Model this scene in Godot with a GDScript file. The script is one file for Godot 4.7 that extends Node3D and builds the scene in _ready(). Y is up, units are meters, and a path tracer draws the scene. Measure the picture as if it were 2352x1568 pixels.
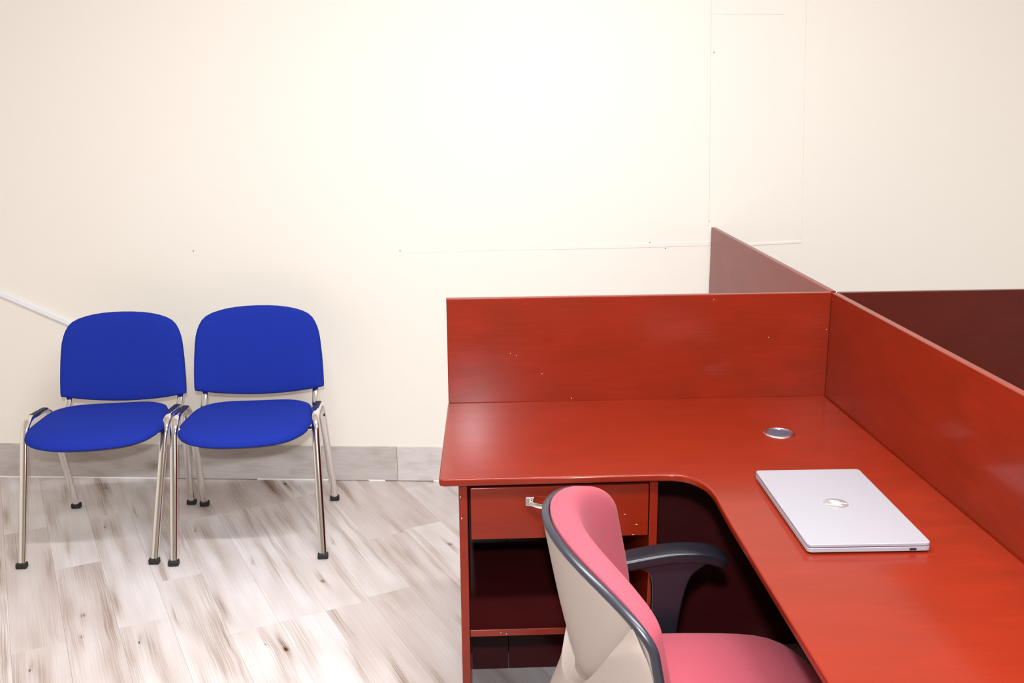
extends Node3D
# Small waiting corner of an office: two blue visitor chairs by a cream wall, a mahogany corner desk with screens, a red swivel chair and a closed laptop.
# World axes follow the desk: +x to the right along its short wing, +z towards the photographer, floor at y = 0.

const WALL_TURN := -0.09            # the back wall is not quite parallel to the desk
const DESK_Y := 0.75
const PLANK_TURN := 25.0            # degrees, direction of the floor boards

# ---------------------------------------------------------------- geometry
class Geo:
	var v := PackedVector3Array()
	var n := PackedVector3Array()
	var uv := PackedVector2Array()
	var idx := PackedInt32Array()

	# Adds a closed or open shell; orients it outwards (Godot: clockwise fronts) and smooths normals when none are given.
	func put(verts: PackedVector3Array, tris: PackedInt32Array, norms := PackedVector3Array(), uvs := PackedVector2Array()) -> void:
		var c := Vector3.ZERO
		for p in verts: c += p
		c /= maxf(1.0, verts.size())
		var vol := 0.0
		for k in range(0, tris.size(), 3):
			var a := verts[tris[k]] - c
			vol += a.dot((verts[tris[k + 1]] - c).cross(verts[tris[k + 2]] - c))
		var t := tris.duplicate()
		if vol > 0.0:
			for k in range(0, t.size(), 3):
				var s := t[k + 1]
				t[k + 1] = t[k + 2]
				t[k + 2] = s
		var nn := norms
		if nn.is_empty():
			nn.resize(verts.size())
			for k in range(0, t.size(), 3):
				var f := (verts[t[k + 2]] - verts[t[k]]).cross(verts[t[k + 1]] - verts[t[k]])
				nn[t[k]] += f
				nn[t[k + 1]] += f
				nn[t[k + 2]] += f
			for k in nn.size():
				nn[k] = nn[k].normalized() if nn[k].length() > 1e-12 else Vector3.UP
		var base := v.size()
		v.append_array(verts)
		n.append_array(nn)
		if uvs.is_empty():
			uvs.resize(verts.size())
		uv.append_array(uvs)
		for k in t: idx.append(base + k)

	func mesh() -> ArrayMesh:
		var a := []
		a.resize(Mesh.ARRAY_MAX)
		a[Mesh.ARRAY_VERTEX] = v
		a[Mesh.ARRAY_NORMAL] = n
		a[Mesh.ARRAY_TEX_UV] = uv
		a[Mesh.ARRAY_INDEX] = idx
		var m := ArrayMesh.new()
		m.add_surface_from_arrays(Mesh.PRIMITIVE_TRIANGLES, a)
		return m

	# Box with rounded edges.
	func box(at: Vector3, size: Vector3, r := 0.002, k := 2, turn := Basis.IDENTITY) -> Geo:
		var h := size * 0.5
		r = minf(r, minf(h.x, minf(h.y, h.z)) * 0.999)
		var inner := h - Vector3(r, r, r)
		var verts := PackedVector3Array()
		var norms := PackedVector3Array()
		var tris := PackedInt32Array()
		var rows: Array[Vector2] = []
		for s: float in [-1.0, 1.0]:
			for i in k + 1:
				var t: float = (float(i) / k - (1.0 if s < 0 else 0.0)) * PI / 2
				rows.append(Vector2(t, s))
		var cols: Array[Vector3] = []
		for q in 4:
			for j in k + 1:
				var a := (q + float(j) / k) * PI / 2
				cols.append(Vector3(a, 1.0 if (q == 0 or q == 3) else -1.0, 1.0 if q < 2 else -1.0))
		for row in rows:
			for c in cols:
				var d := Vector3(cos(row.x) * cos(c.x), sin(row.x), cos(row.x) * sin(c.x))
				verts.append(at + turn * (Vector3(inner.x * c.y, inner.y * row.y, inner.z * c.z) + d * r))
				norms.append(turn * d)
		var w := cols.size()
		for i in rows.size() - 1:
			for j in w:
				var a := i * w + j
				var b := i * w + (j + 1) % w
				tris.append_array([a, b, a + w, b, b + w, a + w])
		for e: int in [0, rows.size() - 1]:
			# flat caps
			var c0 := e * w
			for j in range(1, w - 1):
				tris.append_array([c0, c0 + j + 1, c0 + j] if e == 0 else [c0, c0 + j, c0 + j + 1])
		# (the rows run from pole to pole, so the caps only close the flat top and bottom)
		put(verts, tris, norms)
		return self

	# Tube with an oval section along a path; 'hint' fixes the first axis of the section.
	func sweep(path: PackedVector3Array, rx: float, ry: float, hint: Vector3, seg := 14, power := 2.0, taper := PackedFloat32Array()) -> Geo:
		var verts := PackedVector3Array()
		var tris := PackedInt32Array()
		var m := path.size()
		for i in m:
			var t := (path[mini(i + 1, m - 1)] - path[maxi(i - 1, 0)]).normalized()
			var s := (hint - t * hint.dot(t)).normalized()
			var u := t.cross(s)
			var k := 1.0 if taper.is_empty() else taper[i]
			for j in seg:
				var a := TAU * j / seg
				var ca := signf(cos(a)) * pow(absf(cos(a)), 2.0 / power)
				var sa := signf(sin(a)) * pow(absf(sin(a)), 2.0 / power)
				verts.append(path[i] + s * ca * rx * k + u * sa * ry * k)
		for i in m - 1:
			for j in seg:
				var a := i * seg + j
				var b := i * seg + (j + 1) % seg
				tris.append_array([a, b, a + seg, b, b + seg, a + seg])
		# caps on vertices of their own
		for e in 2:
			var from := 0 if e == 0 else (m - 1) * seg
			var base := verts.size()
			for j in seg: verts.append(verts[from + j])
			for j in range(1, seg - 1):
				tris.append_array([base, base + j + 1, base + j] if e == 0 else [base, base + j, base + j + 1])
		put(verts, tris)
		return self

	# Turned shape: profile points are (radius, height); a doubled point keeps a crisp edge.
	func lathe(profile: PackedVector2Array, seg := 24, place := Transform3D.IDENTITY) -> Geo:
		var verts := PackedVector3Array()
		var tris := PackedInt32Array()
		for p in profile:
			for j in seg:
				var a := TAU * j / seg
				verts.append(place * Vector3(p.x * cos(a), p.y, p.x * sin(a)))
		for i in profile.size() - 1:
			for j in seg:
				var a := i * seg + j
				var b := i * seg + (j + 1) % seg
				tris.append_array([a, b, a + seg, b, b + seg, a + seg])
		put(verts, tris)
		return self

	# Plate: polygon in (x, z) between two heights, all upper and lower edges rounded by r.
	func plate(poly: PackedVector2Array, y0: float, y1: float, r := 0.002, steps := 2, place := Transform3D.IDENTITY, uv_of = null) -> Geo:
		var p := poly
		if Geometry2D.is_polygon_clockwise(p):
			p = poly.duplicate()
			p.reverse()
		var m := p.size()
		var inward := PackedVector2Array()
		for i in m:
			var e0 := (p[i] - p[(i + m - 1) % m]).normalized()
			var e1 := (p[(i + 1) % m] - p[i]).normalized()
			var n0 := Vector2(-e0.y, e0.x)
			var n1 := Vector2(-e1.y, e1.x)
			var q := n0 + n1
			inward.append(q / maxf(0.4, 1.0 + n0.dot(n1)))
		var test := p[0] + inward[0] * 0.0001
		if not Geometry2D.is_point_in_polygon(test, p):
			for i in m: inward[i] = -inward[i]
		var rings: Array[Vector3] = []   # inset, height, slope of the normal
		for i in steps + 1:
			var a := PI / 2 * i / steps
			rings.append(Vector3(r * (1 - sin(a)), y0 + r * (1 - cos(a)), -cos(a)))
		for i in steps + 1:
			var a := PI / 2 * i / steps
			rings.append(Vector3(r * (1 - cos(a)), y1 - r * (1 - sin(a)), sin(a)))
		var verts := PackedVector3Array()
		var tris := PackedInt32Array()
		var norms := PackedVector3Array()
		var uvs := PackedVector2Array()
		# sides: each edge has vertices of its own unless its corner is soft
		for ring in rings:
			for i in m:
				for side in 2:
					var e := p[(i + 1) % m] - p[i]
					var f := p[(i + 2) % m] - p[(i + 1) % m] if side == 1 else p[i] - p[(i + m - 1) % m]
					var pick := (i + side) % m
					var nd := Vector2(e.y, -e.x).normalized()
					var nf := Vector2(f.y, -f.x).normalized()
					if nd.dot(nf) > 0.8: nd = (nd + nf).normalized()
					if nd.dot(inward[pick]) > 0: nd = -nd
					var q := p[pick] + inward[pick] * ring.x
					var flat := sqrt(maxf(0.0, 1.0 - ring.z * ring.z))
					verts.append(place * Vector3(q.x, ring.y, q.y))
					norms.append(place.basis * Vector3(nd.x * flat, ring.z, nd.y * flat))
					uvs.append(uv_of.call(q) if uv_of != null else q)
		var w := 2 * m
		for k in rings.size() - 1:
			for i in m:
				var a := k * w + 2 * i
				tris.append_array([a, a + 1, a + w, a + 1, a + w + 1, a + w])
		var cap := Geometry2D.triangulate_polygon(p)
		for e in 2:
			var base := verts.size()
			var y := y0 if e == 0 else y1
			for i in m:
				var q := p[i] + inward[i] * r
				verts.append(place * Vector3(q.x, y, q.y))
				norms.append(place.basis * Vector3(0, -1 if e == 0 else 1, 0))
				uvs.append(uv_of.call(q) if uv_of != null else q)
			for k in range(0, cap.size(), 3):
				# same turning as the side quads
				var a := cap[k]
				var b := cap[k + 1]
				var c := cap[k + 2]
				var ccw := (p[b] - p[a]).cross(p[c] - p[a]) > 0
				if ccw == (e == 0):
					tris.append_array([base + a, base + c, base + b])
				else:
					tris.append_array([base + a, base + b, base + c])
		put(verts, tris, norms, uvs)
		return self

	# Cushion: an outline in (x, y) swollen by 'front' towards +z and 'back' towards -z, then bent by a function.
	func pillow(outline: PackedVector2Array, front: float, back: float, bend = null, rings := 9, fullness := 3.0) -> Geo:
		var c := Vector2.ZERO
		for p in outline: c += p
		c /= outline.size()
		var m := outline.size()
		var verts := PackedVector3Array()
		var tris := PackedInt32Array()
		var rows: Array[Vector2] = []
		for i in range(1, rings + 1):
			var s := sin(PI / 2 * i / rings)
			rows.append(Vector2(s, front * pow(maxf(0.0, 1 - pow(s, fullness)), 1 / fullness)))
		for i in range(rings - 1, 0, -1):
			var s := sin(PI / 2 * i / rings)
			rows.append(Vector2(s, -back * pow(maxf(0.0, 1 - pow(s, fullness)), 1 / fullness)))
		verts.append(Vector3(c.x, c.y, front))
		for r in rows:
			for p in outline:
				var q := c + (p - c) * r.x
				verts.append(Vector3(q.x, q.y, r.y))
		verts.append(Vector3(c.x, c.y, -back))
		if bend != null:
			for i in verts.size(): verts[i] = bend.call(verts[i])
		for j in m:
			tris.append_array([0, 1 + j, 1 + (j + 1) % m])
		for i in rows.size() - 1:
			for j in m:
				var a := 1 + i * m + j
				var b := 1 + i * m + (j + 1) % m
				tris.append_array([a, a + m, b, b, a + m, b + m])
		var last := verts.size() - 1
		var at := 1 + (rows.size() - 1) * m
		for j in m:
			tris.append_array([last, at + (j + 1) % m, at + j])
		put(verts, tris)
		return self


# Rounds the corners of a line of points.
func fillet(points: PackedVector3Array, r: float, steps := 6) -> PackedVector3Array:
	var out := PackedVector3Array([points[0]])
	for i in range(1, points.size() - 1):
		var a := points[i - 1]
		var b := points[i]
		var c := points[i + 1]
		var d := minf(r, 0.45 * minf(a.distance_to(b), b.distance_to(c)))
		var p := b + (a - b).normalized() * d
		var q := b + (c - b).normalized() * d
		for k in steps + 1:
			var t := float(k) / steps
			out.append(p.lerp(b, t).lerp(b.lerp(q, t), t))
	out.append(points[points.size() - 1])
	return out


func smooth_line(points: PackedVector3Array, per := 6) -> PackedVector3Array:
	var out := PackedVector3Array()
	var m := points.size()
	for i in m - 1:
		for k in per:
			out.append(points[i].cubic_interpolate(points[i + 1], points[maxi(i - 1, 0)], points[mini(i + 2, m - 1)], float(k) / per))
	out.append(points[m - 1])
	return out


func outline_of(corners: PackedVector2Array, per := 5) -> PackedVector2Array:
	# closed smooth curve through the points
	var out := PackedVector2Array()
	var m := corners.size()
	for i in m:
		for k in per:
			out.append(corners[i].cubic_interpolate(corners[(i + 1) % m], corners[(i + m - 1) % m], corners[(i + 2) % m], float(k) / per))
	return out


# ---------------------------------------------------------------- naming
func thing(called: String, label: String, category: String, at := Vector3.ZERO, turn := 0.0, group := "") -> Node3D:
	var o := Node3D.new()
	o.name = called
	add_child(o, true)
	o.position = at
	o.rotation.y = turn
	o.set_meta("label", label)
	o.set_meta("category", category)
	if group != "": o.set_meta("group", group)
	return o


func part(called: String, g: Geo, m: Material, parent: Node, label := "") -> MeshInstance3D:
	var o := MeshInstance3D.new()
	o.name = called
	o.mesh = g.mesh()
	o.material_override = m
	parent.add_child(o, true)
	if label != "": o.set_meta("label", label)
	return o


func setting(called: String, label: String) -> Node3D:
	var o := Node3D.new()
	o.name = called
	add_child(o, true)
	o.set_meta("kind", "structure")
	o.set_meta("label", label)
	return o


# ---------------------------------------------------------------- materials
func lin(r: float, g: float, b: float) -> Color:
	return Color(r, g, b).linear_to_srgb()


func plain(c: Color, rough := 0.5, metal := 0.0) -> StandardMaterial3D:
	var m := StandardMaterial3D.new()
	m.albedo_color = c
	m.roughness = rough
	m.metallic = metal
	return m


func noise(s: int, freq: float, oct := 4) -> FastNoiseLite:
	var f := FastNoiseLite.new()
	f.seed = s
	f.noise_type = FastNoiseLite.TYPE_SIMPLEX_SMOOTH
	f.frequency = freq
	f.fractal_octaves = oct
	return f


func triplanar(m: StandardMaterial3D, t: Texture2D, size: float, world := true) -> StandardMaterial3D:
	m.albedo_texture = t
	m.uv1_triplanar = true
	m.uv1_world_triplanar = world
	m.uv1_triplanar_sharpness = 8.0
	m.uv1_scale = Vector3.ONE / size
	return m


# A tile that repeats without a seam, from a function of (u, v) on the torus.
func tile(w: int, h: int, f: Callable) -> ImageTexture:
	var im := Image.create(w, h, false, Image.FORMAT_RGB8)
	for y in h:
		for x in w:
			im.set_pixel(x, y, f.call(float(x) / w, float(y) / h))
	return ImageTexture.create_from_image(im)


func wrap_noise(f: FastNoiseLite, u: float, v: float, su: float, sv: float) -> float:
	# blends two shifted copies so that the tile wraps in both directions
	var a := f.get_noise_2d(u * su, v * sv)
	var b := f.get_noise_2d((u - 1.0) * su, v * sv)
	var c := f.get_noise_2d(u * su, (v - 1.0) * sv)
	var d := f.get_noise_2d((u - 1.0) * su, (v - 1.0) * sv)
	return lerpf(lerpf(a, b, u), lerpf(c, d, u), v) * 1.4


var wood: StandardMaterial3D
var wood_dark: StandardMaterial3D
var wood_inner: StandardMaterial3D
var paint: StandardMaterial3D
var chrome: StandardMaterial3D
var black_plastic: StandardMaterial3D
var rubber: StandardMaterial3D
var blue_cloth: StandardMaterial3D
var red_cloth: StandardMaterial3D
var shell_plastic: StandardMaterial3D
var dark_trim: StandardMaterial3D


func make_materials() -> void:
	var n1 := noise(11, 1.0, 4)
	var n2 := noise(12, 1.0, 3)
	var grain := func(u: float, v: float) -> Color:
		var g := wrap_noise(n1, u, v, 5.0, 130.0)
		var b := wrap_noise(n2, u, v, 4.0, 9.0)
		var k := 1.0 + 0.05 * g + 0.055 * b
		return Color(clampf(0.86 * k, 0, 1), clampf(0.84 * k - 0.02 * b, 0, 1), clampf(0.84 * k, 0, 1))
	var wood_tile := tile(384, 384, grain)
	wood = triplanar(plain(lin(0.278, 0.0225, 0.0065), 0.34), wood_tile, 0.9)
	wood.metallic_specular = 0.22
	wood.clearcoat_enabled = true
	wood.clearcoat = 0.45
	wood.clearcoat_roughness = 0.15
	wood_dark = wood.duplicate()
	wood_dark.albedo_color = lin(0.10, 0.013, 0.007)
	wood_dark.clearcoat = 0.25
	wood_inner = wood.duplicate()                     # dull dark board under the top and in the pedestal; shelf shade painted in
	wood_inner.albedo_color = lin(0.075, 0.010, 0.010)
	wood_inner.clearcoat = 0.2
	paint = plain(lin(0.885, 0.835, 0.745), 0.42)
	paint.metallic_specular = 0.4
	var wn := NoiseTexture2D.new()
	wn.width = 512
	wn.height = 512
	wn.seamless = true
	wn.as_normal_map = true
	wn.bump_strength = 1.2
	wn.noise = noise(5, 0.02, 4)
	paint.normal_enabled = true
	paint.normal_texture = wn
	paint.normal_scale = 0.18
	paint.uv1_triplanar = true
	paint.uv1_world_triplanar = true
	paint.uv1_scale = Vector3.ONE / 1.1
	chrome = plain(Color(0.93, 0.92, 0.91), 0.10, 1.0)
	black_plastic = plain(lin(0.010, 0.010, 0.015), 0.30)
	rubber = plain(lin(0.012, 0.012, 0.013), 0.6)
	var cloth := NoiseTexture2D.new()
	cloth.width = 256
	cloth.height = 256
	cloth.seamless = true
	cloth.noise = noise(21, 0.18, 2)
	var ramp := Gradient.new()
	ramp.set_color(0, Color(0.78, 0.78, 0.78))
	ramp.set_color(1, Color(1, 1, 1))
	cloth.color_ramp = ramp
	blue_cloth = triplanar(plain(lin(0.018, 0.042, 0.40), 0.95), cloth, 0.18, false)
	blue_cloth.metallic_specular = 0.2
	blue_cloth.rim_enabled = true
	blue_cloth.rim = 0.25
	blue_cloth.rim_tint = 0.9
	var weave := tile(96, 96, func(u: float, v: float) -> Color:
		var k := 0.90 + 0.05 * sin(v * TAU * 24.0) + 0.05 * sin(u * TAU * 12.0) * sin(v * TAU * 24.0)
		return Color(k, k, k))
	red_cloth = triplanar(plain(lin(0.46, 0.088, 0.115), 0.95), weave, 0.055, false)
	red_cloth.metallic_specular = 0.2
	red_cloth.rim_enabled = true
	red_cloth.rim = 0.4
	red_cloth.rim_tint = 0.6
	shell_plastic = plain(lin(0.40, 0.32, 0.275), 0.5)
	dark_trim = plain(lin(0.025, 0.025, 0.034), 0.3)


# ---------------------------------------------------------------- floor
func floor_boards(room: PackedVector2Array) -> void:
	var f := setting("floor", "pale grey-brown wood plank floor laid at an angle to the wall")
	var g := Geo.new()
	g.plate(room, -0.10, -0.010, 0.001, 1)
	part("subfloor", g, plain(lin(0.10, 0.08, 0.065), 0.9), f)
	# pictures of the boards: grain, streaks and knots along the length
	var mats: Array[StandardMaterial3D] = []
	var rng := RandomNumberGenerator.new()
	rng.seed = 77
	var tw := 120
	var th := 720
	for k in 10:
		var nl := noise(100 + k, 1.0, 3)
		var nb := noise(200 + k, 1.0, 2)
		# long soft smudges (place, half width, half length, strength) and small dark knots
		var smudges: Array[Array] = []
		for q in rng.randi_range(3, 7):
			smudges.append([rng.randf_range(0.05, 0.95), rng.randf_range(0.0, 1.0), rng.randf_range(0.04, 0.17), rng.randf_range(0.08, 0.34), rng.randf_range(0.05, 0.18)])
		for q in rng.randi_range(0, 3):
			var ku := rng.randf_range(0.12, 0.88)
			var kv := rng.randf_range(0.04, 0.96)
			var big := rng.randf_range(0.5, 1.3)
			smudges.append([ku, kv, 0.035 * big, 0.010 * big, rng.randf_range(0.30, 0.55)])
			smudges.append([ku + 0.02, kv - 0.02, 0.05 * big, 0.06 * big, rng.randf_range(0.10, 0.24)])
		var im := Image.create(tw, th, false, Image.FORMAT_RGB8)
		for y in th:
			var v := float(y) / th
			for x in tw:
				var u := float(x) / tw
				var warp := 0.02 * nb.get_noise_2d(u * 1.2 + 9.0, v * 4.0)
				var fine := nl.get_noise_2d((u + warp) * 30.0, v * 2.2)
				var blot := nb.get_noise_2d(u * 1.4, v * 2.0)
				var dark := 0.035 * fine + 0.06 * blot
				for m in smudges:
					var du: float = (u + warp * 2.0 - m[0]) / m[2]
					var dv: float = (v - m[1]) / m[3]
					var d2 := du * du + dv * dv
					if d2 < 5.0: dark += m[4] * exp(-d2) * (0.8 + 1.1 * fine + 0.5 * blot)
				dark = clampf(dark, -0.05, 0.75)
				im.set_pixel(x, y, Color(clampf(0.87 - dark * 0.80, 0, 1), clampf(0.845 - dark * 0.97, 0, 1), clampf(0.838 - dark * 1.12, 0, 1)))
		var tex := ImageTexture.create_from_image(im)
		for tone: Color in [Color(0.99, 0.985, 0.98), Color(0.97, 0.96, 0.95), Color(0.93, 0.905, 0.89)]:
			var m := plain(tone, 0.46)
			m.metallic_specular = 0.45
			m.albedo_texture = tex
			mats.append(m)
	var ang := deg_to_rad(PLANK_TURN)
	var along := Vector2(sin(ang), cos(ang))
	var across := Vector2(cos(ang), -sin(ang))
	var wide := 0.146
	var boards := PackedVector2Array([room[3], room[2], Vector2(2.9, 0.6), Vector2(-2.7, 0.6)])
	var rest := Geo.new()
	rest.plate(PackedVector2Array([Vector2(-2.7, 0.6), Vector2(2.9, 0.6), room[1], room[0]]), -0.010, 0.0, 0.0005, 1)
	part("floor_surface", rest, plain(Color(0.82, 0.78, 0.75), 0.36), f)
	var long := 0.92
	for r in range(-22, 34):
		var lo := 0.046 + (r - 1) * wide
		# board ends seen in the photograph fix the stagger of these rows
		var start: float = {4: -2.775, 5: -2.775, 6: -2.773, 7: -2.796, 2: -2.97, 1: -2.97 + 0.41, 3: -2.30, 8: -3.2}.get(r, rng.randf_range(0.0, long))
		start = fposmod(start, long) - 8 * long
		for s in 14:
			var a0 := start + s * long
			var gap := 0.00015
			var quad := PackedVector2Array()
			for c: Vector2 in [Vector2(lo + gap, a0 + gap), Vector2(lo + wide - gap, a0 + gap), Vector2(lo + wide - gap, a0 + long - gap), Vector2(lo + gap, a0 + long - gap)]:
				quad.append(across * c.x + along * c.y)
			var which := rng.randi_range(0, mats.size() - 1)
			var flip := rng.randi_range(0, 1)
			for piece in Geometry2D.intersect_polygons(quad, boards):
				if piece.size() < 3: continue
				var area := 0.0
				for i in piece.size(): area += piece[i].cross(piece[(i + 1) % piece.size()])
				if absf(area) < 0.004: continue
				var pg := Geo.new()
				pg.plate(piece, -0.010, 0.0, 0.0003, 1, Transform3D.IDENTITY, func(q: Vector2) -> Vector2:
					var uu := (q.dot(across) - lo) / wide
					var vv := (q.dot(along) - a0) / long
					return Vector2(1 - uu if flip else uu, 1 - vv if flip else vv))
				part("plank", pg, mats[which], f)


# ---------------------------------------------------------------- room shell
func wall_point(s: float, y: float, off := 0.0) -> Vector3:
	# s runs along the back wall to the right, off comes out of it
	return Vector3(0.029, 0, -3.890) + Vector3(cos(WALL_TURN), 0, -sin(WALL_TURN)) * s + Vector3(sin(WALL_TURN), 0, cos(WALL_TURN)) * off + Vector3(0, y, 0)


func room_shell() -> void:
	var left := -2.7
	var right := 2.9
	var front := 4.2
	var tall := 2.72
	var turn := Basis(Vector3.UP, WALL_TURN)
	var back := setting("wall_back", "cream painted back wall with faint patched joints")
	part("wall_surface", Geo.new().box(wall_point(0.1, tall / 2, -0.06), Vector3(6.0, tall, 0.12), 0.001, 1, turn), paint, back)
	# raised joints of the patched panel and the long crack below it
	var ridge := func(a: Vector2, b: Vector2, wide: float, proud: float) -> void:
		var mid := (a + b) / 2
		var d := b - a
		var t := turn * Basis(Vector3.BACK, d.angle())
		part("plaster_joint", Geo.new().box(wall_point(mid.x, mid.y, proud * 0.5 - 0.001), Vector3(d.length(), wide, proud + 0.002), proud * 0.9, 2, t), paint, back)
	ridge.call(Vector2(0.862, 1.98), Vector2(0.888, 1.06), 0.012, 0.0025)
	ridge.call(Vector2(1.205, 1.98), Vector2(1.245, 1.01), 0.010, 0.0015)
	ridge.call(Vector2(0.87, 1.838), Vector2(1.135, 1.834), 0.007, 0.0018)
	ridge.call(Vector2(-0.31, 0.958), Vector2(0.02, 0.969), 0.014, 0.0006)
	ridge.call(Vector2(0.02, 0.968), Vector2(0.25, 0.974), 0.014, 0.0009)
	ridge.call(Vector2(0.25, 0.974), Vector2(0.55, 0.979), 0.016, 0.0014)
	ridge.call(Vector2(0.55, 0.980), Vector2(0.90, 0.990), 0.018, 0.0017)
	ridge.call(Vector2(1.05, 0.985), Vector2(1.248, 0.996), 0.010, 0.002)
	var dark := plain(lin(0.08, 0.07, 0.06), 0.8)
	for p: Vector2 in [Vector2(-1.133, 0.962), Vector2(-0.307, 0.962), Vector2(0.729, 0.971), Vector2(0.668, 0.993), Vector2(0.887, 1.70), Vector2(0.893, 1.076)]:
		part("nail_head", Geo.new().lathe(PackedVector2Array([Vector2(0.0001, 0.0016), Vector2(0.0016, 0.0012), Vector2(0.0022, 0), Vector2(0.0001, -0.001)]), 8, Transform3D(turn * Basis(Vector3.RIGHT, PI / 2), wall_point(p.x, p.y, 0.0005))), dark, back)
	for w in [["wall_left", Vector3(left - 0.06, tall / 2, 0.2), Vector3(0.12, tall, 9.0)], ["wall_right", Vector3(right + 0.06, tall / 2, 0.2), Vector3(0.12, tall, 9.0)], ["wall_front", Vector3(0.1, tall / 2, front + 0.06), Vector3(5.9, tall, 0.12)]]:
		part("wall_surface", Geo.new().box(w[1], w[2], 0.001, 1), paint, setting(w[0], "plain cream painted wall"))
	part("ceiling_surface", Geo.new().box(Vector3(0.1, tall + 0.06, 0.1), Vector3(6.2, 0.12, 9.0), 0.001, 1), plain(lin(0.86, 0.85, 0.83), 0.8), setting("ceiling", "plain white ceiling"))
	# skirting made of the same boards as the floor
	var base := setting("baseboard_back", "grey-brown wood plank skirting along the back wall")
	var cuts: Array[float] = [-2.9, -2.06, -1.28, -0.348, 0.57, 1.49, 2.41, 3.0]
	var rng := RandomNumberGenerator.new()
	rng.seed = 9
	var nl := noise(301, 1.0, 4)
	var nb := noise(302, 1.0, 3)
	for k in cuts.size() - 1:
		var im := Image.create(480, 80, false, Image.FORMAT_RGB8)
		var knot := Vector2(rng.randf_range(0.2, 0.8), rng.randf_range(0.3, 0.8))
		var tone: float = [0.02, 0.06, 0.04, -0.04, 0.02, 0.0, 0.0][k]
		for y in 80:
			for x in 480:
				var u := float(x) / 480
				var v := float(y) / 80
				var fine := nl.get_noise_2d(u * 9.0 + k * 20.0, v * 40.0)
				var blot := nb.get_noise_2d(u * 5.0 + k * 31.0, v * 2.0)
				var dk := 0.05 * fine + 0.10 * maxf(0.0, blot) + 0.10 * exp(-pow((u - knot.x) * 22.0, 2) - pow((v - knot.y) * 9.0, 2)) + tone
				im.set_pixel(x, y, Color(0.80 - dk * 0.9, 0.77 - dk * 0.95, 0.75 - dk))
		var m := plain(Color.WHITE, 0.45)
		m.albedo_texture = ImageTexture.create_from_image(im)
		var a := cuts[k] + 0.0004
		var b := cuts[k + 1] - 0.0004
		var g := Geo.new()
		g.plate(PackedVector2Array([Vector2(a, -0.149), Vector2(b, -0.149), Vector2(b, -0.003), Vector2(a, -0.003)]), 0.0, 0.009, 0.0008, 1, Transform3D(turn * Basis(Vector3.RIGHT, PI / 2), wall_point(0, 0, 0)), func(q: Vector2) -> Vector2: return Vector2((q.x - a) / 0.92, 1.0 + q.y / 0.146))
		part("plank", g, m, base)
	# bright filler that shows in the open seam at the foot of the skirting
	var filler := plain(lin(0.92, 0.90, 0.88), 0.5)
	for s: Vector2 in [Vector2(-2.6, -1.28), Vector2(-0.94, -0.62), Vector2(-0.47, -0.40), Vector2(-0.20, -0.10)]:
		part("seam_filler", Geo.new().box(wall_point((s.x + s.y) / 2, 0.003, 0.0065), Vector3(s.y - s.x, 0.007, 0.009), 0.002, 1, turn), filler, base)
	for w in [["baseboard_left", Vector3(left + 0.0045, 0.074, 0.05), Vector3(0.009, 0.148, 8.2)], ["baseboard_right", Vector3(right - 0.0045, 0.074, 0.35), Vector3(0.009, 0.148, 7.6)], ["baseboard_front", Vector3(0.1, 0.074, front - 0.0045), Vector3(5.5, 0.148, 0.009)]]:
		part("skirting_board", Geo.new().box(w[1], w[2], 0.001, 1), plain(Color(0.72, 0.68, 0.65), 0.45), setting(w[0], "grey-brown plank skirting"))


# ---------------------------------------------------------------- things
func trunking() -> void:
	var o := thing("cable_trunking", "white plastic cable trunking running diagonally down the wall behind the left blue chair", "trunking")
	var white := plain(lin(0.86, 0.86, 0.88), 0.35)
	var a := Vector2(-2.72, 1.144)
	var b := Vector2(-1.52, 0.603)
	var d := b - a
	var t := Basis(Vector3.UP, WALL_TURN) * Basis(Vector3.BACK, d.angle())
	var mid := (a + b) / 2
	part("base", Geo.new().box(wall_point(mid.x, mid.y, 0.004), Vector3(d.length(), 0.020, 0.008), 0.001, 1, t), white, o)
	part("cover", Geo.new().box(wall_point(mid.x, mid.y, 0.010), Vector3(d.length(), 0.021, 0.007), 0.003, 2, t), white, o)


func ceiling_light(at: Vector3, length: float, wide: float, energy: float, tint: Color, label: String) -> void:
	var o := thing("ceiling_light", label, "ceiling light", at)
	part("housing", Geo.new().box(Vector3(0, -0.022, 0), Vector3(length + 0.06, 0.044, wide + 0.04), 0.006, 2), plain(lin(0.8, 0.8, 0.8), 0.4), o)
	var glow := plain(Color.WHITE, 0.4)
	glow.emission_enabled = true
	glow.emission = tint
	glow.emission_energy_multiplier = 2.0
	part("diffuser", Geo.new().box(Vector3(0, -0.050, 0), Vector3(length, 0.02, wide), 0.008, 3), glow, o)
	var l := AreaLight3D.new()
	l.name = "lamp"
	l.area_size = Vector2(length, wide)
	l.light_energy = energy
	l.light_color = tint
	l.area_range = 12.0
	l.shadow_enabled = true
	o.add_child(l)
	l.position = Vector3(0, -0.064, 0)
	l.rotation.x = -PI / 2


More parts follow.
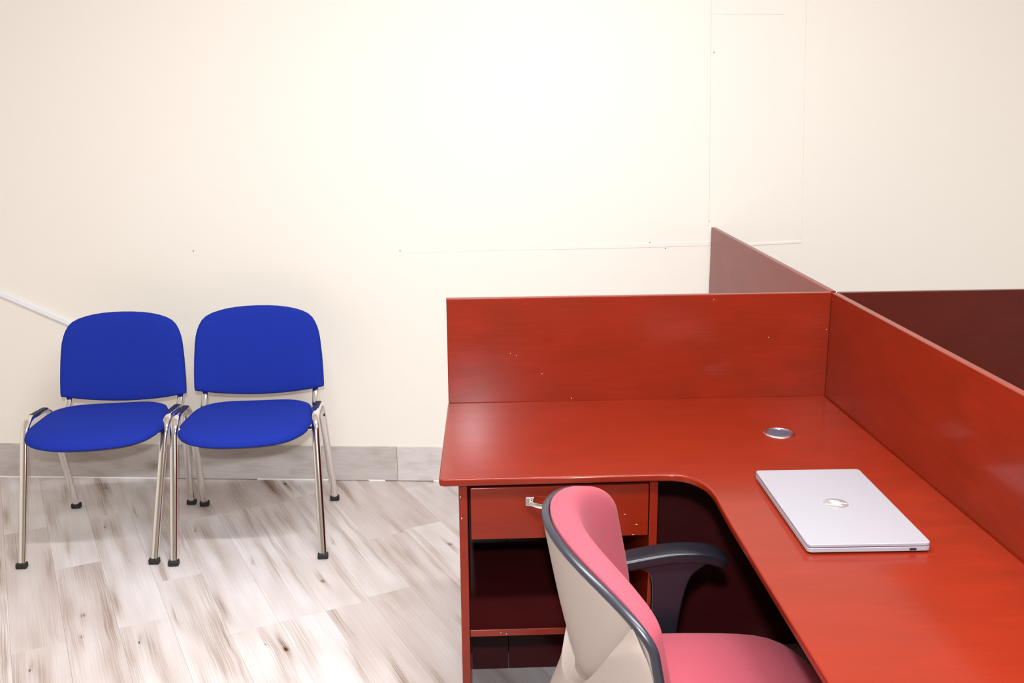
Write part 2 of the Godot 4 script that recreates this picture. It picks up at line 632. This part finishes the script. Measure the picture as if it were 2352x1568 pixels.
func corner_desk() -> void:
	var o := thing("corner_desk", "glossy mahogany red corner desk with raised privacy panels, drawer pedestal and a cable grommet", "desk")
	var top := PackedVector2Array([Vector2(-0.068, -2.571), Vector2(0.956, -2.571), Vector2(0.956, -0.95), Vector2(0.488, -0.95), Vector2(0.488, -1.7475), Vector2(0.4895, -1.83), Vector2(0.4915, -1.89), Vector2(0.490, -1.925), Vector2(0.4855, -1.955), Vector2(0.476, -1.978), Vector2(0.462, -1.999), Vector2(0.446, -2.012), Vector2(0.424, -2.018), Vector2(0.395, -2.020), Vector2(-0.067, -2.0175), Vector2(-0.075, -2.0215), Vector2(-0.077, -2.030)])
	part("desktop", Geo.new().plate(top, 0.733, DESK_Y, 0.005, 3), wood, o)
	var panel := part("privacy_panel", Geo.new().plate(PackedVector2Array([Vector2(-0.066, 0.735), Vector2(0.957, 0.735), Vector2(0.957, 1.035), Vector2(-0.066, 1.035)]), 0.0, 0.018, 0.002, 2, Transform3D(Basis(Vector3.RIGHT, Vector3(0, 0, -1), Vector3.UP), Vector3(0, 0, -2.5713))), wood, o, "back privacy panel")
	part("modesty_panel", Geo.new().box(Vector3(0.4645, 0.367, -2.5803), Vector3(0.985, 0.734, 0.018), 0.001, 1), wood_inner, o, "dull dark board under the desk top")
	part("privacy_panel", Geo.new().box(Vector3(0.966, 0.5175, -1.7595), Vector3(0.018, 1.035, 1.623), 0.002, 2), wood, o, "side privacy panel")
	var flank := part("side_panel", Geo.new().box(Vector3(-0.026, 0.3665, -2.268), Vector3(0.019, 0.733, 0.44), 0.0015, 2), wood, o)
	part("side_panel", Geo.new().box(Vector3(0.395, 0.3665, -2.268), Vector3(0.018, 0.733, 0.44), 0.0015, 2), wood, o)
	part("end_panel", Geo.new().box(Vector3(0.73, 0.3665, -0.97), Vector3(0.45, 0.733, 0.018), 0.0015, 2), wood, o)
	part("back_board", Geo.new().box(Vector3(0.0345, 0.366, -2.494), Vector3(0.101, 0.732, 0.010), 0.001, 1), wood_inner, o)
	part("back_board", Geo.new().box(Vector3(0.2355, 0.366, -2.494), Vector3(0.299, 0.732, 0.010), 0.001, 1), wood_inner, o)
	var shelf := part("shelf", Geo.new().box(Vector3(0.1845, 0.363, -2.271), Vector3(0.401, 0.016, 0.434), 0.001, 1), wood_inner, o, "shelf board with the shade under the drawer put into its colour")  # darkened to stand in for the shade below the drawer
	part("edge_band", Geo.new().box(Vector3(0.1845, 0.363, -2.0530), Vector3(0.401, 0.0165, 0.003), 0.0012, 2), wood, shelf, "red front edge of the shelf")  # plain desk wood, without the shade painted on the shelf board
	var drawer := part("drawer", Geo.new().box(Vector3(0.1870, 0.655, -2.059), Vector3(0.394, 0.122, 0.018), 0.002, 2), wood, o)
	# small chips in the varnish
	var pale := plain(lin(0.62, 0.50, 0.47), 0.7)
	var chip := func(x: float, y: float, z: float, wide: float, high: float, on: Node) -> void:
		part("varnish_chip", Geo.new().box(Vector3(x, y, z), Vector3(wide, high, 0.0006), 0.0002, 1), pale, on)
	for c: Vector2 in [Vector2(0.101, 0.885), Vector2(0.117, 0.879), Vector2(0.185, 0.827), Vector2(0.265, 0.757), Vector2(0.641, 1.022), Vector2(0.793, 0.916), Vector2(0.949, 0.935)]:
		chip.call(c.x, c.y, -2.5713, 0.0022, 0.0018, panel)
	for c: Vector2 in [Vector2(-0.032, 0.697), Vector2(-0.030, 0.647)]:
		chip.call(c.x, c.y, -2.048, 0.002, 0.004, flank)
	for c: Vector2 in [Vector2(0.331, 0.646), Vector2(0.358, 0.621), Vector2(0.351, 0.597)]:
		chip.call(c.x, c.y, -2.050, 0.004, 0.0015, drawer)
	for c: Vector2 in [Vector2(0.053, 0.363), Vector2(0.066, 0.360)]:
		chip.call(c.x, c.y, -2.0515, 0.003, 0.0015, shelf)
	# bow handle on two square feet
	var h := Geo.new()
	for s: float in [-1.0, 1.0]:
		h.box(Vector3(0.187 + s * 0.066, 0.683, -2.0475), Vector3(0.020, 0.020, 0.005), 0.0015, 2)
		h.box(Vector3(0.187 + s * 0.063, 0.682, -2.041), Vector3(0.010, 0.012, 0.012), 0.002, 2)
	h.sweep(smooth_line(PackedVector3Array([Vector3(0.121, 0.684, -2.040), Vector3(0.140, 0.679, -2.030), Vector3(0.187, 0.675, -2.024), Vector3(0.234, 0.679, -2.030), Vector3(0.253, 0.684, -2.040)]), 6), 0.0025, 0.006, Vector3.BACK, 12, 3.0)
	part("handle", h, chrome, drawer, "chrome bow handle")
	# grommet let into the top
	var at := Transform3D(Basis.IDENTITY, Vector3(0.7395, DESK_Y, -2.272))
	part("grommet", Geo.new().lathe(PackedVector2Array([Vector2(0.030, -0.010), Vector2(0.030, 0.002), Vector2(0.032, 0.003), Vector2(0.036, 0.0022), Vector2(0.0385, 0.0002), Vector2(0.0385, -0.002), Vector2(0.034, -0.010), Vector2(0.030, -0.010)]), 36, at), plain(Color(0.90, 0.90, 0.92), 0.22, 1.0), o, "bright metal grommet ring")
	var cap := Geo.new()
	cap.lathe(PackedVector2Array([Vector2(0.0001, 0.0012), Vector2(0.020, 0.0014), Vector2(0.0285, 0.0008), Vector2(0.030, -0.001), Vector2(0.030, -0.006), Vector2(0.0001, -0.006)]), 32, at)
	cap.box(at.origin + Vector3(0.008, 0.0018, 0.004), Vector3(0.026, 0.002, 0.014), 0.001, 2, Basis(Vector3.UP, 0.5))
	cap.box(at.origin + Vector3(-0.010, 0.0016, 0.010), Vector3(0.012, 0.0015, 0.006), 0.0007, 2)
	part("grommet_cap", cap, plain(lin(0.07, 0.07, 0.10), 0.25), o, "dark grey grommet cap")


func screens() -> void:
	# panels of the neighbouring desks, joined at the same corner
	var a := Vector3(0.958, 0, -2.592)
	var b := Vector3(0.922, 0, -3.785)
	var side := Vector3(0.018, 0, -0.0005)
	var verts := PackedVector3Array()
	var o := thing("partition_screen", "mahogany partition screen running from the desk corner back to the cream wall", "partition")
	var len := a.distance_to(b)
	var dir := (b - a).normalized()
	# slightly taller at the wall end
	var t := Transform3D(Basis(dir, Vector3.UP, Vector3(1, 0, 0)).orthonormalized(), a)
	var g := Geo.new()
	var basis := Basis(dir, dir.cross(Vector3.UP), Vector3.UP)
	g.plate(PackedVector2Array([Vector2(0, 0), Vector2(len, 0), Vector2(len, 1.056), Vector2(0, 1.035)]), 0, 0.018, 0.002, 2, Transform3D(basis, a))
	part("panel", g, wood, o)
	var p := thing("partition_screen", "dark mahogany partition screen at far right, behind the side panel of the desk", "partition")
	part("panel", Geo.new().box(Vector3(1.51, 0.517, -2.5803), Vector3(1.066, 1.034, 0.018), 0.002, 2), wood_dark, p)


func laptop() -> void:
	var turn := 0.022
	var o := thing("laptop", "closed silver laptop lying on the right wing of the mahogany desk", "laptop", Vector3(0.7055, DESK_Y, -1.798), -turn)
	var silver := plain(lin(0.345, 0.335, 0.36), 0.38, 0.15)
	var w := 0.222
	var d := 0.365
	var rounded := func(x: float, z: float, r: float) -> PackedVector2Array:
		var pts := PackedVector2Array()
		for q in 4:
			for k in 5:
				var a := (q + k / 4.0) * PI / 2
				pts.append(Vector2((x / 2 - r) * (1 if q == 0 or q == 3 else -1) + r * cos(a), (z / 2 - r) * (1 if q < 2 else -1) + r * sin(a)))
		return pts
	var base := part("base", Geo.new().plate(rounded.call(w, d, 0.009), 0.003, 0.0118, 0.0016, 3), silver, o)
	part("rubber_foot", Geo.new().box(Vector3(-0.085, 0.002, 0), Vector3(0.008, 0.004, 0.28), 0.001, 1), rubber, base)
	part("rubber_foot", Geo.new().box(Vector3(0.085, 0.002, 0), Vector3(0.008, 0.004, 0.28), 0.001, 1), rubber, base)
	part("port", Geo.new().box(Vector3(0.078, 0.0074, d / 2), Vector3(0.0125, 0.0042, 0.003), 0.0008, 2), plain(lin(0.006, 0.008, 0.03), 0.5), base)
	part("indicator", Geo.new().box(Vector3(0.096, 0.0078, d / 2), Vector3(0.004, 0.0015, 0.001), 0.0004, 1), plain(lin(0.4, 0.42, 0.46), 0.4), base)
	part("gasket", Geo.new().plate(rounded.call(w - 0.0022, d - 0.0022, 0.008), 0.0112, 0.0132, 0.0003, 1), plain(lin(0.03, 0.035, 0.09), 0.5), o, "dark seam between lid and base")
	var lid := part("lid", Geo.new().plate(rounded.call(w, d, 0.009), 0.0126, 0.019, 0.0017, 3), silver, o)
	part("hinge", Geo.new().sweep(PackedVector3Array([Vector3(0.1105, 0.011, -0.128), Vector3(0.1105, 0.011, 0.128)]), 0.0045, 0.0045, Vector3.UP, 12), silver, o)
	# round emblem: a polished disc carrying two slanted letters in the colour of the lid
	var em := part("emblem", Geo.new().lathe(PackedVector2Array([Vector2(0.0001, 0.0194), Vector2(0.0236, 0.0194), Vector2(0.024, 0.0192), Vector2(0.024, 0.0185)]), 40), plain(Color(0.88, 0.87, 0.90), 0.2, 0.9), lid, "polished round emblem")
	var letters := Geo.new()
	var bar := func(x0: float, y0: float, x1: float, y1: float, t: float) -> void:
		# emblem axes: up is towards the front lip (-x), right is -z ... letters lean to the right
		var a := Vector3(-y0, 0.0196, -(x0 + y0 * 0.32))
		var b := Vector3(-y1, 0.0196, -(x1 + y1 * 0.32))
		var dd := b - a
		letters.box((a + b) / 2, Vector3(dd.length(), 0.0005, t), 0.0002, 1, Basis(Vector3.UP, atan2(-dd.z, dd.x)))
	bar.call(-0.0105, -0.0085, -0.0105, 0.0215, 0.0028)
	bar.call(-0.0025, -0.0085, -0.0025, 0.0065, 0.0028)
	bar.call(-0.0105, 0.0075, -0.0030, 0.0075, 0.0026)
	bar.call(0.0035, -0.0215, 0.0035, 0.0080, 0.0028)
	bar.call(0.0110, -0.0070, 0.0110, 0.0065, 0.0028)
	bar.call(0.0035, 0.0075, 0.0105, 0.0075, 0.0026)
	bar.call(0.0035, -0.0080, 0.0105, -0.0080, 0.0026)
	part("emblem_letters", letters, plain(lin(0.80, 0.79, 0.80), 0.35), lid, "pale slanted letters of the emblem")


# Visitor chair with an oval-tube frame. Feet and seat are given in the chair's own axes: x to its left-to-right as seen from the front, +z forwards.
func visitor_chair(at: Vector3, turn: float, label: String, foot: float, rails: Vector2, seat_turn: float, seat_shift: Vector3, back_shift: Vector2, back_size: float, torn: bool) -> void:
	var o := thing("visitor_chair", label, "chair", at, turn, "blue visitor chairs against the cream wall")
	# side frames: a front leg, a rail and a rear leg in one bent tube on each side
	for s: float in [-1.0, 1.0]:
		var fx := s * foot
		var rx := rails.x if s < 0 else rails.y
		var path := PackedVector3Array([Vector3(fx, 0.012, 0.515), Vector3(rx, 0.474, 0.357), Vector3(rx, 0.456, 0.142), Vector3(fx, 0.012, 0.0)])
		var bent := fillet(path, 0.062, 9)
		# split into front leg, rail and rear leg so that each is a part
		var front := PackedVector3Array()
		var mid := PackedVector3Array()
		var rear := PackedVector3Array()
		var m := bent.size()
		var c1 := 10
		var c2 := m - 11
		for i in m:
			if i <= c1: front.append(bent[i])
			if i >= c1 and i <= c2: mid.append(bent[i])
			if i >= c2: rear.append(bent[i])
		var lf := part("leg", Geo.new().sweep(front, 0.0135, 0.0085, Vector3.RIGHT, 16, 2.4), chrome, o)
		part("foot_cap", Geo.new().box(Vector3(fx, 0.010, 0.516), Vector3(0.036, 0.020, 0.027), 0.005, 2), rubber, lf)
		var lr := part("leg", Geo.new().sweep(rear, 0.0135, 0.0085, Vector3.RIGHT, 16, 2.4), chrome, o)
		part("foot_cap", Geo.new().box(Vector3(fx, 0.010, -0.001), Vector3(0.036, 0.020, 0.027), 0.005, 2), rubber, lr)
		part("side_rail", Geo.new().sweep(mid, 0.0135, 0.0085, Vector3.RIGHT, 16, 2.4), chrome, o)
		part("rail_cover", Geo.new().sweep(fillet(PackedVector3Array([Vector3(rx - s * 0.003, 0.4745, 0.300), Vector3(rx - s * 0.003, 0.471, 0.25), Vector3(rx - s * 0.003, 0.466, 0.190)]), 0.02, 4), 0.0120, 0.0040, Vector3.RIGHT, 12, 3.0), plain(lin(0.010, 0.013, 0.055), 0.6), o)
		# upright that carries the back
		var bx := s * 0.206 + back_shift.x
		part("back_post", Geo.new().sweep(fillet(PackedVector3Array([Vector3(rx - s * 0.03, 0.412, 0.30), Vector3(bx, 0.418, 0.085), Vector3(bx, 0.47, 0.040), Vector3(bx, 0.61, 0.004)]), 0.05, 6), 0.0125, 0.0075, Vector3.RIGHT, 14, 2.4), chrome, o)
		if s > 0:
			part("linking_bracket", Geo.new().box(Vector3(rx + 0.0085, 0.405, 0.125), Vector3(0.008, 0.030, 0.018), 0.004, 2), black_plastic, o)
	for z: float in [0.345, 0.16]:
		part("cross_bar", Geo.new().sweep(PackedVector3Array([Vector3(rails.x + 0.004, 0.418, z), Vector3(rails.x * 0.5, 0.402, z), Vector3(rails.y * 0.5, 0.402, z), Vector3(rails.y - 0.004, 0.418, z)]), 0.010, 0.007, Vector3.BACK, 10), chrome, o)
	# seat
	var seat_line := outline_of(PackedVector2Array([Vector2(0.0, 0.572), Vector2(0.125, 0.556), Vector2(0.198, 0.500), Vector2(0.222, 0.410), Vector2(0.217, 0.300), Vector2(0.197, 0.175), Vector2(0.125, 0.108), Vector2(0.0, 0.094), Vector2(-0.125, 0.108), Vector2(-0.197, 0.175), Vector2(-0.217, 0.300), Vector2(-0.222, 0.410), Vector2(-0.198, 0.500), Vector2(-0.125, 0.556)]), 4)
	var st := Transform3D(Basis(Vector3.UP, seat_turn), seat_shift)
	var seat_bend := func(p: Vector3) -> Vector3:
		var dip := -0.010 * (1.0 - pow(p.x / 0.22, 2)) * clampf((0.45 - p.y) * 4.0, 0.0, 1.0)
		var nose := -0.30 * pow(maxf(0.0, p.y - 0.46), 1.6)
		return st * Vector3(p.x, 0.447 + p.z + dip + nose + 0.0 * (p.y - 0.35), p.y)
	var seat := part("seat", Geo.new().pillow(seat_line, 0.032, 0.018, seat_bend, 9, 3.2), blue_cloth, o)
	var pan_line := PackedVector2Array()
	for p in seat_line: pan_line.append(Vector2(p.x * 0.93, (p.y - 0.35) * 0.93 + 0.345))
	part("seat_pan", Geo.new().pillow(pan_line, 0.004, 0.016, func(p: Vector3) -> Vector3: return st * Vector3(p.x, 0.435 + p.z - 0.30 * pow(maxf(0.0, p.y - 0.46), 1.6), p.y), 6, 4.0), black_plastic, o)
	if torn:
		part("worn_corner", Geo.new().pillow(outline_of(PackedVector2Array([Vector2(-0.2170, 0.431), Vector2(-0.2080, 0.434), Vector2(-0.2060, 0.448), Vector2(-0.2150, 0.444)]), 3), 0.007, 0.004, func(p: Vector3) -> Vector3: return st * Vector3(p.x, 0.4575 + p.z, p.y), 4, 2.0), plain(lin(0.6, 0.58, 0.6), 0.9), seat, "pale worn patch at the seat corner")
	# back: padded front and plastic shell, gently wrapped
	var line := outline_of(PackedVector2Array([Vector2(0.0, 0.789), Vector2(0.110, 0.782), Vector2(0.190, 0.757), Vector2(0.223, 0.707), Vector2(0.234, 0.640), Vector2(0.239, 0.560), Vector2(0.240, 0.510), Vector2(0.239, 0.492), Vector2(0.228, 0.485), Vector2(0.130, 0.468), Vector2(0.0, 0.460), Vector2(-0.130, 0.468), Vector2(-0.228, 0.485), Vector2(-0.239, 0.492), Vector2(-0.240, 0.510), Vector2(-0.239, 0.560), Vector2(-0.234, 0.640), Vector2(-0.223, 0.707), Vector2(-0.190, 0.757), Vector2(-0.110, 0.782)]), 3)
	var back_bend := func(p: Vector3) -> Vector3:
		return Vector3(p.x * back_size + back_shift.x, p.y + back_shift.y, 0.036 + p.z - 0.20 * (p.y - 0.47) + 0.45 * p.x * p.x)
	part("backrest", Geo.new().pillow(line, 0.026, 0.014, back_bend, 9, 4.0), blue_cloth, o)
	var shell := PackedVector2Array()
	for p in line: shell.append(Vector2(p.x * 0.985, (p.y - 0.62) * 0.985 + 0.62))
	part("back_shell", Geo.new().pillow(shell, 0.004, 0.016, func(p: Vector3) -> Vector3: return back_bend.call(p + Vector3(0, 0, -0.012)), 6, 5.0), black_plastic, o)


func swivel_chair() -> void:
	var base := Vector3(0.44, 0, -1.562)
	var o := thing("swivel_chair", "red upholstered swivel chair with beige plastic back and black arms drawn up to the desk", "chair", base)
	# back: every point (across, height, out) is bent round the sitter, who looks towards +x
	var wm := 0.275
	var ym := 0.755
	var yt := 0.859
	var wrap := func(w: float, y: float, off: float) -> Vector3:
		var nx := 1.0 / sqrt(1.0 + 4 * 1.571 * 1.571 * w * w)
		var nz := -2 * 1.571 * w * nx
		var x := 0.146 + 0.187 * (0.7 - maxf(y, 0.60)) - 0.10 * smoothstep(0.60, 0.40, y) * 0.6 + 1.571 * w * w + off * nx
		return Vector3(x, y, -1.562 + w + off * nz) - base
	var line := PackedVector2Array()
	for i in 41:
		var t := PI * i / 40.0
		line.append(Vector2(wm * signf(cos(t)) * pow(absf(cos(t)), 0.97), ym + (yt - ym) * pow(sin(t), 0.97)))
	var down := [Vector2(0.275, 0.71), Vector2(0.274, 0.665), Vector2(0.268, 0.62), Vector2(0.255, 0.575), Vector2(0.235, 0.535), Vector2(0.205, 0.505), Vector2(0.16, 0.487), Vector2(0.09, 0.48)]
	for p in down: line.append(Vector2(-p.x, p.y))
	line.append(Vector2(0, 0.478))
	for k in range(down.size() - 1, -1, -1): line.append(down[k])
	# moulded shell: hollow centre panel with a raised lower flange
	var bulge := func(p: Vector3) -> Vector3:
		var e := 1.0 + (0.575 + 3.5 * p.x * p.x - p.y) / 0.255
		var out := p.z
		if p.z < 0.0:
			# the panel hollows out towards its lower edge, where the flange takes over
			var low := smoothstep(0.88, 0.74, p.y) * smoothstep(0.272, 0.235, absf(p.x))
			out = p.z * 0.6 + low * 0.011 * pow(clampf(e, 0.0, 1.05), 3.0)
		return wrap.call(p.x, p.y, out)
	part("back_shell", Geo.new().pillow(line, 0.012, 0.006, bulge, 72, 6.0), shell_plastic, o, "beige plastic back shell")
	# raised flange below the hollow: from its curved upper edge to the rim of the shell
	var flange := PackedVector3Array()
	var flange_tris := PackedInt32Array()
	var lower := PackedVector2Array()
	for k in 5: lower.append(Vector2(-lerpf(0.2505, 0.2700, sin(PI / 2 * k / 5.0)), lerpf(0.790, 0.725, k / 5.0)))
	for p in down: lower.append(Vector2(-p.x * 0.985, p.y + 0.003))
	var m := lower.size()
	for k in range(m - 1, -1, -1): lower.append(Vector2(-lower[k].x, lower[k].y))
	var steps := PackedVector2Array([Vector2(0.0, 0.018), Vector2(0.0, -0.009), Vector2(0.004, -0.0130), Vector2(0.012, -0.0145), Vector2(0.012, -0.0145), Vector2(0.1, -0.0145), Vector2(0.3, -0.013), Vector2(0.6, -0.011), Vector2(0.9, -0.009), Vector2(1.0, -0.004)])
	var count := 96
	for i in count + 1:
		var t := float(i) / count
		var w := lerpf(-0.2480, 0.2480, t)
		var up := Vector2(w, 0.575 + 3.5 * w * w)
		var f := t * (lower.size() - 1)
		var lo := lower[int(f)].lerp(lower[mini(int(f) + 1, lower.size() - 1)], f - int(f))
		var ends := smoothstep(0.0, 0.10, minf(t, 1.0 - t))
		for st in steps:
			var q := up.lerp(lo, st.x)
			flange.append(wrap.call(q.x, q.y, st.y * (0.15 + 0.85 * ends)))
	for i in count:
		for k in steps.size() - 1:
			var c := i * steps.size() + k
			flange_tris.append_array([c, c + 1, c + steps.size(), c + 1, c + steps.size() + 1, c + steps.size()])
	var flange_shape := Geo.new()
	flange_shape.put(flange, flange_tris)
	part("back_flange", flange_shape, shell_plastic, o, "raised lower flange of the beige back")
	var rim := PackedVector3Array()
	var first := line.size() - down.size() - 1      # closes out of sight, at the bottom
	for i in line.size() + 1:
		var p := line[(first + i) % line.size()]
		rim.append(wrap.call(p.x, p.y, 0.003))
	part("trim", Geo.new().sweep(rim, 0.0075, 0.006, Vector3(1, 0.15, 0), 12, 2.2), dark_trim, o, "black edge trim of the back")
	var pad := PackedVector2Array()
	for p in line: pad.append(Vector2(p.x * 0.975, (p.y - 0.66) * 0.985 + 0.672))
	part("back_cushion", Geo.new().pillow(pad, 0.050, 0.004, func(p: Vector3) -> Vector3: return wrap.call(p.x, p.y + 0.25 * maxf(0.0, p.z) * smoothstep(0.70, 0.86, p.y), 0.014 + p.z + 0.010 * exp(-pow((p.y - 0.58) / 0.07, 2))), 12, 4.5), red_cloth, o)
	# seat
	var seat_line := outline_of(PackedVector2Array([Vector2(0.225, 0.0), Vector2(0.215, 0.15), Vector2(0.155, 0.245), Vector2(0.02, 0.272), Vector2(-0.14, 0.268), Vector2(-0.225, 0.22), Vector2(-0.245, 0.10), Vector2(-0.248, 0.0), Vector2(-0.245, -0.10), Vector2(-0.225, -0.22), Vector2(-0.14, -0.268), Vector2(0.02, -0.272), Vector2(0.155, -0.245), Vector2(0.215, -0.15)]), 4)
	part("seat", Geo.new().pillow(seat_line, 0.045, 0.028, func(p: Vector3) -> Vector3: return Vector3(p.x, 0.455 + p.z - 1.2 * pow(maxf(0.0, p.x - 0.12), 2) , p.y), 10, 3.6), red_cloth, o)
	var pan := PackedVector2Array()
	for p in seat_line: pan.append(p * 0.96)
	part("seat_pan", Geo.new().pillow(pan, 0.006, 0.030, func(p: Vector3) -> Vector3: return Vector3(p.x, 0.430 + p.z, p.y), 6, 4.0), black_plastic, o)
	# arms
	var arm_taper := PackedFloat32Array()
	for k in 31: arm_taper.append(1.0 if k < 27 else [0.96, 0.88, 0.72, 0.40][k - 27])
	for s: float in [-1.0, 1.0]:
		var z := s * 0.322
		var arm := part("arm", Geo.new().sweep(smooth_line(PackedVector3Array([Vector3(-0.225, 0.596, z), Vector3(-0.140, 0.614, z), Vector3(-0.050, 0.629, z), Vector3(0.000, 0.631, z), Vector3(0.045, 0.624, z + s * 0.003), Vector3(0.080, 0.608, z + s * 0.004)]), 6), 0.030, 0.013, Vector3.BACK, 28, 4.5, arm_taper), black_plastic, o)
		var post := Geo.new()
		post.plate(outline_of(PackedVector2Array([Vector2(-0.115, 0.606), Vector2(-0.090, 0.590), Vector2(-0.083, 0.54), Vector2(-0.086, 0.45), Vector2(-0.088, 0.385), Vector2(-0.038, 0.382), Vector2(-0.030, 0.45), Vector2(-0.016, 0.54), Vector2(0.000, 0.585), Vector2(0.030, 0.614), Vector2(-0.04, 0.622)]), 4), -0.011, 0.011, 0.005, 3, Transform3D(Basis(Vector3.RIGHT, Vector3(0, 0, s), Vector3.UP), Vector3(0.006, 0, z - s * 0.002)))
		part("arm_post", post, black_plastic, o)
		part("arm_bracket", Geo.new().box(Vector3(-0.066, 0.394, z - s * 0.07), Vector3(0.05, 0.012, 0.16), 0.004, 2), black_plastic, o)
	part("back_bracket", Geo.new().sweep(fillet(PackedVector3Array([Vector3(-0.05, 0.380, 0), Vector3(-0.22, 0.382, 0), Vector3(-0.275, 0.42, 0), Vector3(-0.272, 0.53, 0)]), 0.05, 6), 0.012, 0.032, Vector3(0.3, 1, 0), 12, 3.0), black_plastic, o)
	# gas lift and five-star base on castors
	part("gas_lift", Geo.new().lathe(PackedVector2Array([Vector2(0.0001, 0.375), Vector2(0.045, 0.375), Vector2(0.045, 0.350), Vector2(0.014, 0.348), Vector2(0.014, 0.26), Vector2(0.025, 0.258), Vector2(0.025, 0.075), Vector2(0.0001, 0.075)]), 20), black_plastic, o)
	for k in 5:
		var a := TAU * k / 5 + 0.35
		var d := Vector3(cos(a), 0, sin(a))
		var spoke := part("base_spoke", Geo.new().sweep(PackedVector3Array([d * 0.02 + Vector3(0, 0.105, 0), d * 0.12 + Vector3(0, 0.10, 0), d * 0.275 + Vector3(0, 0.072, 0)]), 0.020, 0.014, d.cross(Vector3.UP), 10, 3.0, PackedFloat32Array([1.2, 1.0, 0.75])), black_plastic, o)
		part("castor", Geo.new().lathe(PackedVector2Array([Vector2(0.0001, -0.020), Vector2(0.022, -0.020), Vector2(0.027, -0.015), Vector2(0.027, 0.015), Vector2(0.022, 0.020), Vector2(0.0001, 0.020)]), 18, Transform3D(Basis(d.cross(Vector3.UP), PI / 2) * Basis(Vector3.RIGHT, PI / 2) if false else Basis(d, d.cross(Vector3.UP), Vector3.UP), d * 0.275 + Vector3(0, 0.0275, 0))), black_plastic, spoke)


func _ready() -> void:
	# camera
	var cam := Camera3D.new()
	cam.name = "camera"
	add_child(cam)
	cam.fov = 37.6972
	cam.near = 0.05
	cam.transform = Transform3D(Basis(Vector3(0.999048, -0.007868, 0.042911), Vector3(0.017836, 0.971306, -0.237163), Vector3(-0.039814, 0.237703, 0.970522)), Vector3(0, 1.546875, 0))
	cam.current = true
	# environment: a closed room, so the sky is only a dim grey outside it
	var env := Environment.new()
	env.background_mode = Environment.BG_COLOR
	env.background_color = Color(0.5, 0.5, 0.52)
	env.background_energy_multiplier = 0.2
	env.tonemap_mode = Environment.TONE_MAPPER_LINEAR
	env.tonemap_exposure = 1.0
	env.sdfgi_enabled = true
	env.ssao_enabled = true
	env.ssil_enabled = true
	var we := WorldEnvironment.new()
	we.name = "environment"
	we.environment = env
	add_child(we)
	# the photographer's flash, a hand's breadth above the lens
	var flash := SpotLight3D.new()
	flash.name = "camera_flash"
	add_child(flash)
	flash.position = Vector3(-0.01, 1.73, 0.03)
	flash.rotation = Vector3(-0.22, -0.03, 0)
	flash.spot_angle = 52.0
	flash.spot_angle_attenuation = 0.6
	flash.spot_range = 12.0
	flash.spot_attenuation = 2.0
	flash.light_energy = 4.7
	flash.light_size = 0.03
	flash.light_color = Color(0.96, 0.975, 1.0)
	flash.shadow_enabled = true
	make_materials()
	ceiling_light(Vector3(-0.2, 2.72, -1.9), 1.2, 0.08, 5.2, Color(0.985, 0.985, 1.0), "long white ceiling light above the front of the desk, out of frame")
	ceiling_light(Vector3(0.75, 2.72, -0.65), 1.2, 0.30, 6.6, Color(0.985, 0.985, 1.0), "added wide white ceiling light to brighten the wall and right wing, out of frame")  # extra unseen lamp, put in to lift the wall and the desk wing
	# structure
	var room := PackedVector2Array([Vector2(-2.7, 4.2), Vector2(2.9, 4.2)])
	var r := Vector3(0.029, 0, -3.890)
	room.append(Vector2(2.9, r.z + (2.9 - r.x) * tan(-WALL_TURN)))
	room.append(Vector2(-2.7, r.z + (-2.7 - r.x) * tan(-WALL_TURN)))
	room_shell()
	floor_boards(room)
	# things
	corner_desk()
	screens()
	visitor_chair(Vector3(-1.335, 0, -3.7175), 0.02, "blue padded visitor chair at the left, beside the diagonal white trunking", 0.2215, Vector2(-0.220, 0.258), 0.09, Vector3(-0.004, 0.0, 0.0), Vector2(0.024, -0.016), 0.965, false)
	visitor_chair(Vector3(-0.8065, 0, -3.7155), 0.050, "blue padded visitor chair nearer the desk, with a pale worn patch on its seat corner", 0.252, Vector2(-0.248, 0.233), 0.0, Vector3.ZERO, Vector2.ZERO, 1.0, true)
	swivel_chair()
	laptop()
	trunking()
